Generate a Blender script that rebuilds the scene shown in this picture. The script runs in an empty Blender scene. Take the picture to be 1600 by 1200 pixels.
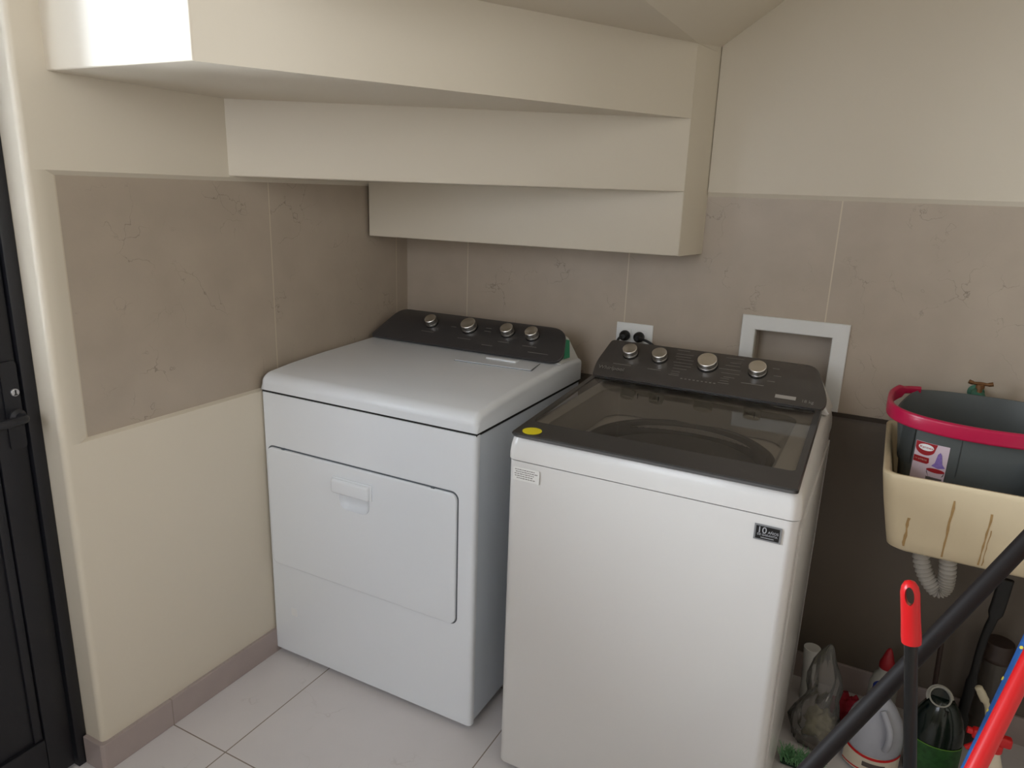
import bpy, bmesh, math, random
from mathutils import Vector, Matrix
random.seed(7)
S = bpy.context.scene
COL = S.collection
PI = math.pi

# ------------------------------------------------------------------ camera
CAM = Vector((1.594, -2.2156, 1.4729))
yaw, pit, rol = [math.radians(a) for a in (-27.3774, -15.0234, 1.9924)]
fw = Vector((math.sin(yaw)*math.cos(pit), math.cos(yaw)*math.cos(pit), math.sin(pit)))
rt0 = Vector((math.cos(yaw), -math.sin(yaw), 0)); up0 = rt0.cross(fw)
rt = rt0*math.cos(rol) + up0*math.sin(rol); up = -rt0*math.sin(rol) + up0*math.cos(rol)
cd = bpy.data.cameras.new('camera'); cam = bpy.data.objects.new('camera', cd); COL.objects.link(cam)
M = Matrix.Identity(4)
for i in range(3):
    M[i][0] = rt[i]; M[i][1] = up[i]; M[i][2] = -fw[i]; M[i][3] = CAM[i]
cam.matrix_world = M
cd.sensor_fit = 'HORIZONTAL'; cd.sensor_width = 36; cd.lens = 1120.81/1600*36
cd.clip_start = .02
S.camera = cam

# ------------------------------------------------------------------ light
W = bpy.data.worlds.new('daylight'); S.world = W; W.use_nodes = True
bg = W.node_tree.nodes['Background']; bg.inputs[0].default_value = (.75, .87, 1, 1); bg.inputs[1].default_value = .6
def area(name, loc, target, sx, sy, power, col):
    l = bpy.data.lights.new(name, 'AREA'); l.shape = 'RECTANGLE'; l.size = sx; l.size_y = sy; l.energy = power; l.color = col
    o = bpy.data.objects.new(name, l); COL.objects.link(o); o.location = loc
    o.rotation_euler = (Vector(target)-Vector(loc)).to_track_quat('-Z', 'Y').to_euler()
    return o
area('daylight_rear_window', (.62, -3.78, 1.9), (.8, 0, 1.1), .95, 1.3, 23, (.93, .93, 1))
area('daylight_door_glass', (-.165, -1.78, 1.495), (1.0, -1.78, 1.495), .64, .90, 74, (.82, .87, 1))
area('daylight_side_window', (2.44, -2.3, 1.95), (1.0, -2.3, 1.95), 1.1, .7, 16, (1, .96, .93))
S.view_settings.view_transform = 'Standard'
try: S.view_settings.look = 'None'
except Exception: pass
S.view_settings.gamma = 1
S.view_settings.use_curve_mapping = False
S.view_settings.exposure = 0.0

# ------------------------------------------------------------------ materials
def s2l(c):
    return tuple(((v/255)/12.92 if v/255 <= .04045 else ((v/255+.055)/1.055)**2.4) for v in c)
def mat(name, rgb, rough=.5, metal=0, bump=0, bscale=60, var=0, vscale=4, coat=0, spec=.5, trans=0, alpha=1, sss=0):
    m = bpy.data.materials.new(name); m.use_nodes = True
    nt = m.node_tree; n = nt.nodes; L = nt.links; p = n['Principled BSDF']
    c = (*s2l(rgb), 1)
    p.inputs['Base Color'].default_value = c
    p.inputs['Roughness'].default_value = rough; p.inputs['Metallic'].default_value = metal
    p.inputs['Coat Weight'].default_value = coat; p.inputs['Specular IOR Level'].default_value = spec
    p.inputs['Transmission Weight'].default_value = trans; p.inputs['Alpha'].default_value = alpha
    tc = n.new('ShaderNodeTexCoord')
    nz = n.new('ShaderNodeTexNoise'); nz.inputs['Scale'].default_value = vscale; nz.inputs['Detail'].default_value = 5
    L.new(tc.outputs['Object'], nz.inputs['Vector'])
    mx = n.new('ShaderNodeMix'); mx.data_type = 'RGBA'
    mx.inputs[6].default_value = tuple(v*(1-var) for v in c[:3])+(1,)
    mx.inputs[7].default_value = tuple(min(1, v*(1+var)) for v in c[:3])+(1,)
    L.new(nz.outputs['Fac'], mx.inputs[0]); L.new(mx.outputs[2], p.inputs['Base Color'])
    if bump:
        nb = n.new('ShaderNodeTexNoise'); nb.inputs['Scale'].default_value = bscale; nb.inputs['Detail'].default_value = 4
        L.new(tc.outputs['Object'], nb.inputs['Vector'])
        b = n.new('ShaderNodeBump'); b.inputs['Strength'].default_value = bump; b.inputs['Distance'].default_value = .004
        L.new(nb.outputs['Fac'], b.inputs['Height']); L.new(b.outputs['Normal'], p.inputs['Normal'])
    return m
def joints(m, specs, width, grout):
    """grout lines baked into the tile material: specs = [(axis, offset, period)]"""
    nt = m.node_tree; n = nt.nodes; L = nt.links; p = n['Principled BSDF']
    src = p.inputs['Base Color'].links[0].from_socket
    tc = n.new('ShaderNodeTexCoord'); sp = n.new('ShaderNodeSeparateXYZ'); L.new(tc.outputs['Object'], sp.inputs[0])
    acc = None
    for ax, off, per in specs:
        a = n.new('ShaderNodeMath'); a.operation = 'SUBTRACT'; L.new(sp.outputs[ax], a.inputs[0]); a.inputs[1].default_value = off
        q = n.new('ShaderNodeMath'); q.operation = 'PINGPONG'; L.new(a.outputs[0], q.inputs[0]); q.inputs[1].default_value = per/2
        # pingpong: 0 at joint lines
        r = n.new('ShaderNodeMath'); r.operation = 'LESS_THAN'; L.new(q.outputs[0], r.inputs[0]); r.inputs[1].default_value = width/2
        if acc is None: acc = r
        else:
            k = n.new('ShaderNodeMath'); k.operation = 'MAXIMUM'; L.new(acc.outputs[0], k.inputs[0]); L.new(r.outputs[0], k.inputs[1]); acc = k
    mx = n.new('ShaderNodeMix'); mx.data_type = 'RGBA'; L.new(acc.outputs[0], mx.inputs[0]); L.new(src, mx.inputs[6])
    mx.inputs[7].default_value = (*s2l(grout), 1); L.new(mx.outputs[2], p.inputs['Base Color'])
    return m
def veins(m, dark, scale=7, thr=.012, fac=.45):
    nt = m.node_tree; n = nt.nodes; L = nt.links; p = n['Principled BSDF']
    src = p.inputs['Base Color'].links[0].from_socket
    tc = n.new('ShaderNodeTexCoord')
    w = n.new('ShaderNodeTexNoise'); w.inputs['Scale'].default_value = 9; w.inputs['Detail'].default_value = 6; L.new(tc.outputs['Object'], w.inputs['Vector'])
    sc = n.new('ShaderNodeVectorMath'); sc.operation = 'MULTIPLY_ADD'; L.new(w.outputs['Color'], sc.inputs[0]); sc.inputs[1].default_value = (.22, .22, .22); L.new(tc.outputs['Object'], sc.inputs[2])
    v = n.new('ShaderNodeTexVoronoi'); v.feature = 'DISTANCE_TO_EDGE'; v.inputs['Scale'].default_value = scale; L.new(sc.outputs[0], v.inputs['Vector'])
    lt = n.new('ShaderNodeMapRange'); lt.inputs['From Min'].default_value = 0; lt.inputs['From Max'].default_value = thr; lt.inputs['To Min'].default_value = 1; lt.inputs['To Max'].default_value = 0
    L.new(v.outputs['Distance'], lt.inputs['Value'])
    k = n.new('ShaderNodeTexNoise'); k.inputs['Scale'].default_value = 6; L.new(tc.outputs['Object'], k.inputs['Vector'])
    kr = n.new('ShaderNodeMapRange'); kr.inputs['From Min'].default_value = .52; kr.inputs['From Max'].default_value = .64; kr.inputs['To Max'].default_value = fac; L.new(k.outputs['Fac'], kr.inputs['Value'])
    mu = n.new('ShaderNodeMath'); mu.operation = 'MULTIPLY'; L.new(lt.outputs[0], mu.inputs[0]); L.new(kr.outputs[0], mu.inputs[1])
    mx = n.new('ShaderNodeMix'); mx.data_type = 'RGBA'; L.new(mu.outputs[0], mx.inputs[0]); L.new(src, mx.inputs[6]); mx.inputs[7].default_value = (*s2l(dark), 1)
    L.new(mx.outputs[2], p.inputs['Base Color'])
    return m
def tinted(name, tint, rough=.02, ior=1.5, haze=0):
    """thin see-through sheet: tinted transparency plus fresnel gloss"""
    m = bpy.data.materials.new(name); m.use_nodes = True; nt = m.node_tree; n = nt.nodes; L = nt.links
    n.remove(n['Principled BSDF']); out = n['Material Output']
    t = n.new('ShaderNodeBsdfTransparent'); t.inputs[0].default_value = (*tint, 1)
    g = n.new('ShaderNodeBsdfGlossy'); g.inputs['Roughness'].default_value = rough
    f = n.new('ShaderNodeFresnel'); f.inputs[0].default_value = ior
    a = n.new('ShaderNodeMixShader'); L.new(f.outputs[0], a.inputs[0])
    if haze:
        d = n.new('ShaderNodeBsdfDiffuse'); d.inputs[0].default_value = (.75, .74, .72, 1)
        h = n.new('ShaderNodeMixShader'); L.new(t.outputs[0], h.inputs[1]); L.new(d.outputs[0], h.inputs[2])
        nz = n.new('ShaderNodeTexNoise'); nz.inputs['Scale'].default_value = 30; mr = n.new('ShaderNodeMapRange')
        tc = n.new('ShaderNodeTexCoord'); L.new(tc.outputs['Object'], nz.inputs['Vector'])
        mr.inputs['To Min'].default_value = haze*.4; mr.inputs['To Max'].default_value = haze*1.6; L.new(nz.outputs['Fac'], mr.inputs['Value']); L.new(mr.outputs[0], h.inputs[0])
        L.new(h.outputs[0], a.inputs[1])
    else: L.new(t.outputs[0], a.inputs[1])
    L.new(g.outputs[0], a.inputs[2]); L.new(a.outputs[0], out.inputs['Surface'])
    return m

CREAM = (216, 206, 189)
m_cream = mat('cream_wall_paint', CREAM, .55, bump=.12, bscale=25, var=.015, vscale=3)
m_cream_gloss = mat('cream_satin_paint', CREAM, .38, bump=.08, bscale=25, var=.015, vscale=3)
def tile_mat(name, specs):
    m = mat(name, (181, 167, 151), .42, bump=.06, bscale=140, var=.13, vscale=9)
    veins(m, (92, 78, 66), 8, .010, .6)
    return joints(m, specs, .0035, (206, 194, 174))
m_tile_l = tile_mat('taupe_wall_tile_left', [(1, -.067, .6)])
m_tile_b = tile_mat('taupe_wall_tile_back', [(0, .252, .5975)])
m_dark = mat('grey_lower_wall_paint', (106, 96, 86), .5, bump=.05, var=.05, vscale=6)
m_floor = mat('pale_floor_tile', (220, 215, 215), .33, bump=.02, bscale=90, var=.05, vscale=7)
veins(m_floor, (165, 155, 148), 4, .012, .3)
joints(m_floor, [(0, .2133, .6), (1, -1.1402, .6)], .0035, (140, 128, 118))
m_base = mat('mauve_baseboard_tile', (172, 158, 154), .4, var=.06, vscale=14)
joints(m_base, [(1, -1.1402, .6), (0, .2133, .6)], .003, (150, 138, 130))
m_grout = mat('dark_grout', (70, 60, 52), .8)
m_black = mat('black_door_metal', (21, 21, 27), .42, bump=.05, bscale=60, var=.1)
m_white = mat('lifted_white_enamel', (238, 242, 248), .26, coat=.25, bump=.015, bscale=300)  # dryer white, lifted and cooled in colour to make up for weak light
m_white2 = mat('dimmed_white_enamel', (214, 211, 208), .28, coat=.2, bump=.015, bscale=300)  # washer white, lowered in colour so it looks less lit than the dryer
m_side = mat('grey_white_side_panel', (214, 222, 232), .35)
m_wplast = mat('white_plastic', (228, 228, 226), .35)
m_console = mat('charcoal_console', (58, 56, 58), .28, coat=.3, var=.05, vscale=30)
m_console2 = mat('graphite_console', (72, 68, 66), .25, coat=.35, var=.05, vscale=30)
m_lidfr = mat('charcoal_lid_frame', (38, 37, 38), .3, coat=.2)
m_glass = tinted('smoked_lid_glass', (.93, .92, .89), .03, 1.5)
m_seam_shade = mat('seam_shade_black', (22, 22, 24), .7)  # near-black standing in for the shade inside the lid seam
m_groove_trim = mat('grey_groove_shade_and_trim', (92, 98, 106), .6)  # shade tone for the door groove, also used on small grey trim
m_print = mat('pale_print', (165, 160, 155), .5)
m_printd = mat('dim_print', (124, 120, 116), .5)
m_ink = mat('dark_ink', (92, 82, 78), .6)
m_silver = mat('silver_sticker', (128, 128, 130), .4, metal=.2)
m_blk = mat('black_sticker', (16, 16, 18), .4)
m_yel = mat('yellow_sticker', (232, 214, 20), .5)
m_green = mat('green_tape', (38, 150, 108), .5)
m_tub = mat('white_tub_plastic', (214, 212, 204), .35)
m_steel = mat('brushed_drum_steel', (150, 150, 150), .35, metal=.9)
m_rubber = mat('black_rubber', (11, 11, 12), .5)
m_brass = mat('aged_brass', (120, 84, 52), .5, metal=.6, var=.3, vscale=60)
m_patina = mat('green_patina', (58, 104, 84), .7, metal=.2, var=.4, vscale=90)
m_knob = mat('brushed_knob_metal', (226, 222, 216), .30, metal=1)
p = m_knob.node_tree.nodes['Principled BSDF']; p.inputs['Anisotropic'].default_value = .85
tg = m_knob.node_tree.nodes.new('ShaderNodeTangent'); tg.direction_type = 'RADIAL'; tg.axis = 'Z'
m_knob.node_tree.links.new(tg.outputs[0], p.inputs['Tangent'])
m_sink = mat('cream_sink_plastic', (222, 205, 172), .45, var=.04, vscale=5)
m_rust = mat('rust_stain', (176, 142, 92), .6, var=.25, vscale=60)
m_bucket = mat('grey_bucket_plastic', (84, 88, 87), .38, bump=.03, bscale=40, var=.05)
m_mag = mat('magenta_plastic', (172, 14, 62), .32)
m_hose = mat('ribbed_grey_hose', (182, 176, 168), .5)
m_pole = mat('dark_brown_pole', (21, 15, 15), .6, spec=.3)
m_polek = mat('black_pole', (9, 9, 10), .4)
m_red = mat('red_plastic', (206, 18, 24), .35)
m_red2 = mat('dark_red_plastic', (150, 20, 30), .5)
m_blue = mat('blue_film', (32, 84, 150), .35, var=.4, vscale=60)
m_navy = mat('navy_cap', (24, 44, 120), .4)
m_jug = mat('white_bottle_plastic', (176, 178, 188), .4)
m_lab = mat('cream_label', (222, 210, 190), .5)
m_gjug = mat('dark_green_bottle', (10, 26, 22), .18, coat=.3)
m_glab = mat('green_label', (44, 92, 44), .45, var=.7, vscale=70)
m_bris = mat('green_bristle', (120, 176, 126), .6)
m_bag = tinted('clear_bag_film', (.86, .85, .84), .12, 1.35, haze=.12)
m_yl = mat('pale_yellow_packing', (156, 150, 124), .7, bump=.6, bscale=50, var=.15, vscale=40)
m_smoke = mat('smoky_jar_plastic', (72, 66, 60), .3, var=.15, vscale=20)
m_brown = mat('brown_lid_plastic', (58, 44, 38), .5)
m_pink = mat('pale_pink_print', (202, 182, 190), .5)
m_purple = mat('lilac_print', (128, 104, 168), .5, var=.3, vscale=200)

# ------------------------------------------------------------------ builders
def link(name, bm, m, parent=None, smooth=35):
    bmesh.ops.recalc_face_normals(bm, faces=bm.faces)
    me = bpy.data.meshes.new(name); bm.to_mesh(me); bm.free()
    for k in (m if isinstance(m, (list, tuple)) else [m]): me.materials.append(k)
    if smooth:
        me.shade_smooth(); me.set_sharp_from_angle(angle=math.radians(smooth))
    o = bpy.data.objects.new(name, me); COL.objects.link(o)
    if parent is not None: attach(o, parent)
    return o
def origin(o):
    q = Vector((0, 0, 0)); 
    while o is not None: q += o.location; o = o.parent
    return q
def attach(o, parent):
    o.parent = parent
    o.matrix_parent_inverse = world(parent).inverted()
def world(o):
    mw = Matrix.LocRotScale(o.location, o.rotation_euler, o.scale)
    return mw if o.parent is None else world(o.parent) @ o.matrix_parent_inverse @ mw
def thing(name, label, cat, loc, group=None):
    o = bpy.data.objects.new(name, None); COL.objects.link(o); o.location = loc; o.empty_display_size = .05
    return tag(o, label, cat, group)
def tag(o, label, cat, group=None):
    o['label'] = label; o['category'] = cat
    if group: o['group'] = group
    return o
def struct(o): o['kind'] = 'structure'; return o
def B(): return bmesh.new()
def box(bm, x0, x1, y0, y1, z0, z1, bev=0, seg=3):
    r = bmesh.ops.create_cube(bm, size=1)
    vs = r['verts']
    for v in vs: v.co = Vector((x0+(v.co.x+.5)*(x1-x0), y0+(v.co.y+.5)*(y1-y0), z0+(v.co.z+.5)*(z1-z0)))
    if bev:
        es = {e for v in vs for e in v.link_edges}
        bmesh.ops.bevel(bm, geom=list(es), offset=bev, segments=seg, affect='EDGES', profile=.5)
    return vs
def prism(bm, pts, z0, z1, bev=0, which='all', seg=4):
    a = [bm.verts.new((x, y, z0)) for x, y in pts]; b = [bm.verts.new((x, y, z1)) for x, y in pts]
    n = len(pts); fs = [bm.faces.new(a[::-1]), bm.faces.new(b)]
    for i in range(n): fs.append(bm.faces.new((a[i], a[(i+1) % n], b[(i+1) % n], b[i])))
    if bev:
        es = {e for f in fs for e in f.edges}
        if which != 'all': es = {e for e in es if which(e)}
        bmesh.ops.bevel(bm, geom=list(es), offset=bev, segments=seg, affect='EDGES', profile=.5)
def profile_x(bm, pts, x0, x1, bev=0, seg=4, taper=0):
    """closed (y,z) outline swept along x; the rim of both ends rounded"""
    n = len(pts); a = [bm.verts.new((x0, y, z)) for y, z in pts]; b = [bm.verts.new((x1, y, z)) for y, z in pts]
    fa = bm.faces.new(a); fb = bm.faces.new(b[::-1])
    for i in range(n): bm.faces.new((a[i], b[i], b[(i+1) % n], a[(i+1) % n]))
    if bev and bev > 0: bmesh.ops.bevel(bm, geom=list(set(fa.edges) | set(fb.edges)), offset=bev, segments=seg, affect='EDGES', profile=.5)
def rrect(hx, hy, r, n=6):
    out = []
    for cx, cy, a0 in ((hx-r, hy-r, 0), (-hx+r, hy-r, 90), (-hx+r, -hy+r, 180), (hx-r, -hy+r, 270)):
        for i in range(n+1):
            a = math.radians(a0+90*i/n); out.append((cx+r*math.cos(a), cy+r*math.sin(a)))
    return out
def loft(bm, loops, cap0=True, cap1=True):
    rows = [[bm.verts.new(p) for p in lp] for lp in loops]
    n = len(rows[0])
    for r0, r1 in zip(rows, rows[1:]):
        for i in range(n): bm.faces.new((r0[i], r0[(i+1) % n], r1[(i+1) % n], r1[i]))
    if cap0: bm.faces.new(rows[0][::-1])
    if cap1: bm.faces.new(rows[-1])
    return rows
def ring(c, r, n, axis=(0, 0, 1)):
    ax = Vector(axis).normalized(); u = ax.orthogonal().normalized() if abs(ax.z) < .999 else Vector((1, 0, 0)); v = ax.cross(u)
    return [Vector(c)+u*r*math.cos(2*PI*i/n)+v*r*math.sin(2*PI*i/n) for i in range(n)]
def lathe(bm, prof, c=(0, 0, 0), axis=(0, 0, 1), n=32, sx=1, sy=1):
    ax = Vector(axis).normalized(); lps = []
    for r, h in prof:
        lp = ring(Vector(c)+ax*h, max(r, .0002), n, axis)
        if sx != 1 or sy != 1: lp = [Vector((c[0]+(q.x-c[0])*sx, c[1]+(q.y-c[1])*sy, q.z)) for q in lp]
        lps.append(lp)
    loft(bm, lps)
def tube(bm, pts, r, n=12, caps=True):
    pts = [Vector(p) for p in pts]; rs = r if isinstance(r, (list, tuple)) else [r]*len(pts)
    t0 = (pts[1]-pts[0]).normalized(); u = t0.orthogonal().normalized(); lps = []
    for i, p in enumerate(pts):
        t = (pts[min(i+1, len(pts)-1)]-pts[max(i-1, 0)]).normalized()
        u = (u-t*u.dot(t)).normalized(); v = t.cross(u)
        lps.append([p+(u*math.cos(2*PI*k/n)+v*math.sin(2*PI*k/n))*rs[i] for k in range(n)])
    loft(bm, lps, caps, caps)
def spline(ps, k=10):
    ps = [Vector(p) for p in ps]; out = []
    for i in range(len(ps)-1):
        a = ps[max(i-1, 0)]; b = ps[i]; c = ps[i+1]; d = ps[min(i+2, len(ps)-1)]
        for j in range(k):
            t = j/k; out.append(.5*((2*b)+(c-a)*t+(2*a-5*b+4*c-d)*t*t+(3*b-a-3*c+d)*t**3))
    out.append(ps[-1]); return out
def boolean_cut(o, cutter_bm):
    me = bpy.data.meshes.new('cut'); bmesh.ops.recalc_face_normals(cutter_bm, faces=cutter_bm.faces); cutter_bm.to_mesh(me); cutter_bm.free()
    c = bpy.data.objects.new('cut', me); COL.objects.link(c)
    md = o.modifiers.new('cut', 'BOOLEAN'); md.operation = 'DIFFERENCE'; md.object = c; md.solver = 'EXACT'
    dg = bpy.context.evaluated_depsgraph_get(); nm = bpy.data.meshes.new_from_object(o.evaluated_get(dg))
    o.modifiers.clear(); old = o.data; o.data = nm; nm.name = o.name
    bpy.data.objects.remove(c); bpy.data.meshes.remove(old)
    nm.shade_smooth(); nm.set_sharp_from_angle(angle=math.radians(35))
def text(name, s, size, O, U, V, m, parent, ext=.0003, align='LEFT', sx=1):
    """flat lettering: O origin, U reading direction, V up"""
    cu = bpy.data.curves.new(name, 'FONT'); cu.body = s; cu.size = size; cu.extrude = ext; cu.align_x = align; cu.resolution_u = 3
    t = bpy.data.objects.new(name, cu); me = bpy.data.meshes.new_from_object(t); bpy.data.objects.remove(t)
    me.name = name; me.materials.clear(); me.materials.append(m)
    U = Vector(U).normalized(); V = Vector(V).normalized(); N = U.cross(V)
    me.transform(Matrix(((U.x*sx, V.x, N.x, O[0]), (U.y*sx, V.y, N.y, O[1]), (U.z*sx, V.z, N.z, O[2]), (0, 0, 0, 1))))
    o = bpy.data.objects.new(name, me); COL.objects.link(o)
    if parent: attach(o, parent)
    return o
def plate(bm, O, U, V, w, h, t=.0006, rr=0):
    """thin sheet lying on a surface: O lower-left corner"""
    O = Vector(O); U = Vector(U).normalized(); V = Vector(V).normalized(); N = U.cross(V)
    if rr:
        pl = [(x+w/2, y+h/2) for x, y in rrect(w/2, h/2, rr, 5)]
    else: pl = [(0, 0), (w, 0), (w, h), (0, h)]
    loft(bm, [[O+U*x+V*y for x, y in pl], [O+U*x+V*y+N*t for x, y in pl]])

# ================================================================== SETTING
ZB, ZT, ZC = .884, 1.478, 2.7
XR, YR = 2.36, -3.6
b = B(); box(b, -.6, XR+.15, YR-.15, .15, -.1, 0)
struct(link('floor', b, m_floor, smooth=0))
b = B(); box(b, -.15, XR+.15, YR-.15, .15, ZC, ZC+.1)
struct(link('ceiling', b, m_cream, smooth=0))

# left wall: plaster, a recessed tile panel, a rounded outer corner at the door
def corner_pts(front):
    pts = [(-.15, .0)]
    pts += [(-.15, -1.332)]
    r = .014
    for i in range(7):
        a = math.radians(-90+90*i/6); pts.append((-r+r*math.cos(a), -1.332+r+r*math.sin(a)))
    return pts+front
b = B()
prism(b, corner_pts([(0, 0)]), 0, ZB-.006)
prism(b, corner_pts([(0, -1.292), (-.012, -1.268), (-.012, 0)]), ZB-.006, ZT+.006)
prism(b, corner_pts([(0, 0)]), ZT+.006, ZC)
for z0, z1, zt in ((ZT-.004, ZT+.006, 1), (ZB-.006, ZB, -1)):       # bevelled rim above and below the tiles
    zi = z0 if zt > 0 else z1; zo = z1 if zt > 0 else z0
    pr = [(-.0121, zi), (-.0121, zo), (0, zo)]
    v0 = [b.verts.new((x, -1.292 if x == 0 else -1.268, z)) for x, z in pr]; v1 = [b.verts.new((x, 0, z)) for x, z in pr]
    b.faces.new(v0); b.faces.new(v1[::-1])
    for i in range(3): b.faces.new((v0[i], v1[i], v1[(i+1) % 3], v0[(i+1) % 3]))
# the rest of the wall around the door opening
box(b, -.15, 0, YR-.15, -2.27, 0, ZC)
box(b, -.15, 0, -2.27, -1.332, 2.12, ZC)
b.faces.ensure_lookup_table(); b.normal_update()
bmesh.ops.recalc_face_normals(b, faces=b.faces)
for f in b.faces:
    c = f.calc_center_median()
    if abs(c.x+.012) < .0004 and ZB-.01 < c.z < ZT+.01 and c.y > -1.27 and abs(f.normal.x) > .9: f.material_index = 1
struct(link('wall_left', b, [m_cream_gloss, m_tile_l]))

# back wall with the recess for the washer taps
HX0, HX1, HZ0, HZ1 = 1.261, 1.473, .925, 1.100
b = B()
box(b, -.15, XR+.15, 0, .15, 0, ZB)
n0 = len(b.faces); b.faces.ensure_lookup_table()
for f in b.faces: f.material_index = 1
b2 = [(-.15, HX0, ZB, ZT), (HX1, XR+.15, ZB, ZT), (HX0, HX1, ZB, HZ0), (HX0, HX1, HZ1, ZT)]
for x0, x1, z0, z1 in b2: box(b, x0, x1, 0, .15, z0, z1)
b.faces.ensure_lookup_table()
for f in list(b.faces)[n0:]: f.material_index = 2
n1 = len(b.faces)
pr = [(.15, ZT), (0, ZT), (-.007, ZT+.012), (-.007, ZC), (.15, ZC)]
profile_x(b, pr, 1.079, XR+.15)
box(b, -.15, 1.079, 0, .15, ZT, ZC)
box(b, HX0-.01, HX1+.01, .07, .14, HZ0-.01, HZ1+.01)
struct(link('wall_back', b, [m_cream, m_dark, m_tile_b], smooth=0))
b = B(); box(b, 1.0, XR, -.005, .0, ZB-.012, ZB)
struct(link('trim_1', b, m_grout, smooth=0))
b = B(); box(b, XR, XR+.15, YR-.15, -2.9, 0, ZC); box(b, XR, XR+.15, -1.7, .15, 0, ZC); box(b, XR, XR+.15, -2.9, -1.7, 0, 1.55); box(b, XR, XR+.15, -2.9, -1.7, 2.35, ZC)
struct(link('wall_right', b, m_cream, smooth=0))
b = B()
for y in (-2.9, -2.32, -1.74): box(b, XR+.03, XR+.07, y, y+.04, 1.55, 2.35)
for z in (1.55, 2.31): box(b, XR+.03, XR+.07, -2.86, -1.74, z, z+.04)
w = struct(link('window_2', b, m_black, smooth=0))
b = B(); box(b, XR+.048, XR+.052, -2.86, -1.74, 1.59, 2.31)
link('window_glass', b, tinted('clear_side_glass', (.95, .97, .97)), w, 0)
WX0, WX1, WZ0, WZ1 = .10, 1.15, 1.2, 2.6
b = B()
box(b, 0, WX0, YR-.15, YR, 0, ZC); box(b, WX1, XR, YR-.15, YR, 0, ZC)
box(b, WX0, WX1, YR-.15, YR, 0, WZ0); box(b, WX0, WX1, YR-.15, YR, WZ1, ZC)
struct(link('wall_rear', b, m_cream, smooth=0))
b = B()
for x in (WX0, (WX0+WX1)/2-.02, WX1-.04): box(b, x, x+.04, YR-.10, YR-.05, WZ0, WZ1)
for z in (WZ0, WZ1-.04): box(b, WX0+.04, WX1-.04, YR-.10, YR-.05, z, z+.04)
w = struct(link('window_1', b, m_black, smooth=0))
b = B(); box(b, WX0+.04, WX1-.04, YR-.078, YR-.074, WZ0+.04, WZ1-.04)
link('window_glass', b, tinted('clear_glass', (.95, .97, .97)), w, 0)

# baseboards
b = B()
pl = [(0, 0), (0, -1.332+.012), (-.003, -1.332), (-.066, -1.332), (-.066, -1.343), (.004, -1.343), (.011, -1.336), (.011, 0)]
prism(b, pl, 0, .082, .002, seg=2)
struct(link('baseboard_left', b, m_base, smooth=0))
b = B(); box(b, 0.011, XR, -.011, 0, 0, .086, .002, 2); struct(link('baseboard_back', b, m_base, smooth=0))

# the black glazed metal door
b = B()
DX = -.145
box(b, DX, -.067, -1.361, -1.332, 0, 2.12, .003, 2); box(b, DX, -.067, -2.27, -2.224, 0, 2.12, .003, 2); box(b, DX, -.067, -2.224, -1.361, 2.074, 2.12, .003, 2)
door = struct(link('door_1', b, m_black))
b = B()
X0, X1 = -.110, -.075
box(b, X0, X1, -1.425, -1.365, .012, 2.07, .003, 2); box(b, X0, X1, -2.221, -2.127, .012, 2.07, .003, 2)
for z0, z1 in ((.012, .13), (.93, 1.03), (1.96, 2.07)): box(b, X0, X1, -2.127, -1.425, z0, z1, .003, 2)
box(b, X0+.008, X1-.012, -2.127, -1.425, .13, .93)
for y in (-1.437, -2.115): box(b, X1-.014, X1-.004, y-.010, y+.010, .13, .93, .003, 2)
for y in (-1.65, -1.80, -1.95): box(b, X1-.014, X1-.009, y-.002, y+.002, .13, .93)
leaf = link('door_leaf', b, m_black, door)
b = B(); box(b, X0+.014, X0+.018, -2.127, -1.425, 1.03, 1.96)
link('door_glass', b, tinted('door_clear_glass', (.95, .97, .95)), door, 0)
b = B(); plate(b, (X1, -1.402, .88), (0, 1, 0), (0, 0, 1), .034, .20, .006, .008)
# plate normal points into the room
link('lock_plate', b, m_black, door)
b = B(); lathe(b, [(.0085, 0), (.0085, .004), (.0075, .005), (.0002, .005)], (X1+.006, -1.379, 1.010), (1, 0, 0), 24)
k = link('lock_cylinder', b, mat('nickel', (205, 205, 208), .3, metal=.8), door)
b = B(); box(b, X1+.0105, X1+.0118, -1.3805, -1.3775, 1.004, 1.016); box(b, X1+.0105, X1+.0117, -1.3825, -1.3755, 1.004, 1.0065)
link('keyhole', b, m_blk, k, 0)
b = B(); lathe(b, [(.017, 0), (.017, .006), (.012, .010), (.010, .012)], (X1+.006, -1.381, .955), (1, 0, 0), 24)
tube(b, spline([(X1+.010, -1.381, .955), (X1+.030, -1.381, .955), (X1+.040, -1.388, .955), (X1+.043, -1.43, .954), (X1+.041, -1.505, .953)], 6), [.010]*20+[.0095]*5, 14)
link('door_handle', b, mat('satin_black_handle', (44, 44, 48), .35, metal=.3), door)

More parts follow.
